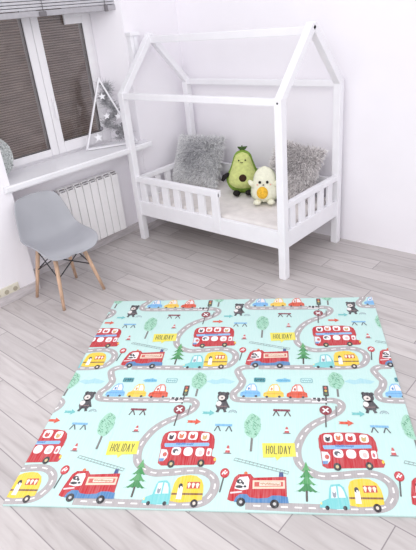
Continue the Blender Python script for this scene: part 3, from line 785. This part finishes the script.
def pine():
    u, v = 1.366, 1.515
    PT.line([(u, v + .03), (u - .004, 1.732)], .009, (88, 78, 74), 6)
    w = [.026, .040, .050, .058]; r = random.Random(8)
    for i in range(4):
        t0 = v + i * .038; t1 = t0 + .058
        R_ = [(.22, .35), (.42, .62), (.62, .82), (1.0, 1.0), (.74, .90), (.56, .98), (.40, .86), (.22, .95), (.08, .84)]
        pts = [(u, t0)] + [(u + w[i] * a_, t0 + (t1 - t0) * b_) for a_, b_ in R_] + [(u - w[i] * a_, t0 + (t1 - t0) * b_) for a_, b_ in R_[::-1]]
        PT.poly(pts, [(96, 168, 104), (66, 148, 84), (82, 160, 96), (58, 138, 78)][i], 10 - i)
def holiday():
    PT.poly([(1.161, 1.408), (1.318, 1.40), (1.323, 1.485), (1.252, 1.491), (1.234, 1.514), (1.226, 1.494), (1.169, 1.499)], (238, 226, 84), 4)
    x = 1.183
    for c in 'HOLIDAY':
        cw = .001 if c == 'I' else .0115
        for st in FONT[c]: PT.line([(x + p[0] * cw, 1.424 + p[1] * .050 - .035 * (x - 1.186)) for p in st], .0042, (112, 112, 56), 6)
        x += cw + .0075
def plates():
    f = lambda x, y: (x, y)
    rrect(f, 1.10, .905, 1.165, .945, .008, (72, 150, 160), 4); scribble(f, 1.108, 1.158, .925, .011, 9, .004, (32, 84, 96), 5, 2)
    PT.poly([(1.222, .93), (1.235, .915), (1.26, .912), (1.275, .905), (1.292, .914), (1.306, .918), (1.306, .936), (1.28, .941), (1.24, .942)], (118, 192, 222), 4); scribble(f, 1.236, 1.296, .926, .006, 9, .003, (70, 140, 190), 5, 4)
    rrect(f, 1.362, .903, 1.428, .943, .008, (112, 170, 178), 4); rrect(f, 1.366, .907, 1.424, .939, .007, (196, 232, 230), 5); scribble(f, 1.37, 1.42, .923, .01, 8, .0035, (112, 170, 178), 6, 6)
def lights():
    PT.line([(1.492, 1.045), (1.488, 1.118)], .008, (90, 84, 84), 6)
    rrect(lambda x, y: (x, y), 1.479, .965, 1.509, 1.053, .006, (70, 66, 66), 6)
    for v, c in ((.984, (210, 90, 70)), (1.009, (220, 180, 80)), (1.034, (96, 130, 100))): PT.ell((1.494, v), .008, .010, c, 7, 10)
    PT.line([(1.418, 1.074), (1.49, 1.072)], .013, WH, 6); PT.line([(1.418, 1.10), (1.49, 1.098)], .011, WH, 6)
    for u in (1.425, 1.448, 1.471): PT.line([(u, 1.074), (u + .01, 1.074)], .013, INK, 7)
    PT.ell((1.452, 1.085), .009, .014, INK, 7, 10)
    PT.line([(1.481, 1.17), (1.475, 1.285)], .007, (96, 88, 88), 5)
    PT.ell((1.482, 1.163), .032, .036, (140, 44, 56), 6, 20)
    PT.line([(1.469, 1.149), (1.495, 1.177)], .0085, WH, 7); PT.line([(1.495, 1.149), (1.469, 1.177)], .0085, WH, 7)
    PT.line([(1.537, 1.13), (1.533, 1.20)], .006, (120, 112, 112), 5)
def cloud():
    PT.poly([(1.60, .925), (1.63, .905), (1.66, .912), (1.69, .893), (1.73, .905), (1.765, .92), (1.74, .94), (1.69, .938), (1.65, .948)], (172, 218, 226), 1)
def tile():
    cloud(); roads(); tree(1.556, .918, .043, .074, 1.052, 11); tree(1.109, 1.29, .042, .086, 1.461, 12)
    holiday(); plates(); pine(); truck(); stop_sign(); bus(); teal_car(); caravan(); lights(); bear()
    for i, (c, h) in enumerate((((126, 188, 236), (86, 140, 200)), ((246, 206, 76), (226, 150, 60)), ((222, 86, 54), (180, 52, 40)))): car(i * .1268, c, h)
    barrier(1.216, 1.172, (134, 44, 66), (84, 60, 66)); barrier(.921, 1.293, (126, 186, 226), (84, 88, 96))
    cone(1.281, 1.293, 1.337); cone(.997, 1.431, 1.481)
    arrow(.838, 1.206, .066, (116, 196, 196)); arrow(.767, 1.275, .074, (222, 84, 56))
# base colour cells: five folding panels across, two down, a shallow crease between them
folds = [0, .385, .762, 1.141, 1.518, MW]
for row, (v0, du) in enumerate(((-.962, .018), (0, -.004))):
    for k in (-2, -1, 0, 1, 2):
        PT.off = (k * TU + du, v0); tile()
# strip of the next repeat at the lower edge keeps the print running out
me = bpy.data.meshes.new('play_mat')
bm = B()
rows = [0, .905, MH]
for i in range(5):
    for j in range(2):
        e0, e1 = (.0015 if i else 0), (.0015 if i < 4 else 0); g0, g1 = (.0015 if j else 0), (.0015 if j < 1 else 0)
        box(bm, (folds[i] + e0, -rows[j + 1] + g1, .0), (folds[i + 1] - e1, -rows[j] - g0, TH), .001, None, 0, 1)
        if i < 4: box(bm, (folds[i + 1] - .002, -rows[j + 1] + g1, .0), (folds[i + 1] + .002, -rows[j] - g0, TH - .0012), 0)
box(bm, (0, -.907, 0), (MW, -.903, TH - .0012), 0)
bm.to_mesh(me); bm.free()
V = [tuple(v.co) for v in me.vertices]; F = [tuple(p.vertices) for p in me.polygons]; CC = [s2l(MINT)] * len(F)
n0 = len(V); V += PT.V; F += [[i + n0 for i in f] for f in PT.F]; CC += PT.Cc
V = [(x, y * (1.004 - .022 * x / MW), z) for x, y, z in V]   # foam slightly out of square
me2 = bpy.data.meshes.new('play_mat'); me2.from_pydata(V, [], F)
ca = me2.color_attributes.new('Col', 'FLOAT_COLOR', 'CORNER'); arr = []
for p, c in zip(me2.polygons, CC): arr += list(c) * p.loop_total
ca.data.foreach_set('color', arr); me2.materials.append(M_mat)
o = bpy.data.objects.new('play_mat', me2); C.objects.link(o)
o.location = (.9018 + .01, -1.8678, .0005); o.rotation_euler = (0, 0, MA)
tag(o, 'mint green foam play mat printed with roads, buses and cars on floor', 'play mat')

# ------------------------------------------------------------------ light, camera
w = bpy.data.worlds.new('World'); bpy.context.scene.world = w; w.use_nodes = True
w.node_tree.nodes['Background'].inputs[0].default_value = (.97, .965, 1, 1); w.node_tree.nodes['Background'].inputs[1].default_value = 1.02
def area(name, loc, target, size, power, col=(1, 1, 1)):
    l = bpy.data.lights.new(name, 'AREA'); l.shape = 'RECTANGLE'; l.size, l.size_y = size; l.energy = power; l.color = col
    o = bpy.data.objects.new(name, l); C.objects.link(o); o.location = loc
    o.rotation_euler = (Vector(target) - Vector(loc)).to_track_quat('-Z', 'Y').to_euler(); return o
area('room_light', (2.3, -4.1, 3.0), (2.0, -2.2, 0), (3.0, 2.2), 42, (1, .985, .985))
area('camera_side_light', (3.9, -4.6, 2.2), (1.0, -.4, .8), (2.0, 1.8), 19, (1, .99, 1))  # unseen soft area lamp behind the camera, aimed at the bed
cam = bpy.data.cameras.new('Camera'); co = bpy.data.objects.new('Camera', cam); C.objects.link(co)
co.location = (3.7989, -3.8374, 1.9106); co.rotation_euler = (1.0934, .0915, .7159)
cam.sensor_fit = 'HORIZONTAL'; cam.sensor_width = 36; cam.lens = 515.32 / 416 * 36
cam.clip_start = .05
bpy.context.scene.camera = co
vs = bpy.context.scene.view_settings
vs.view_transform = 'Standard'; vs.look = 'None'; vs.exposure = 0; vs.gamma = 1
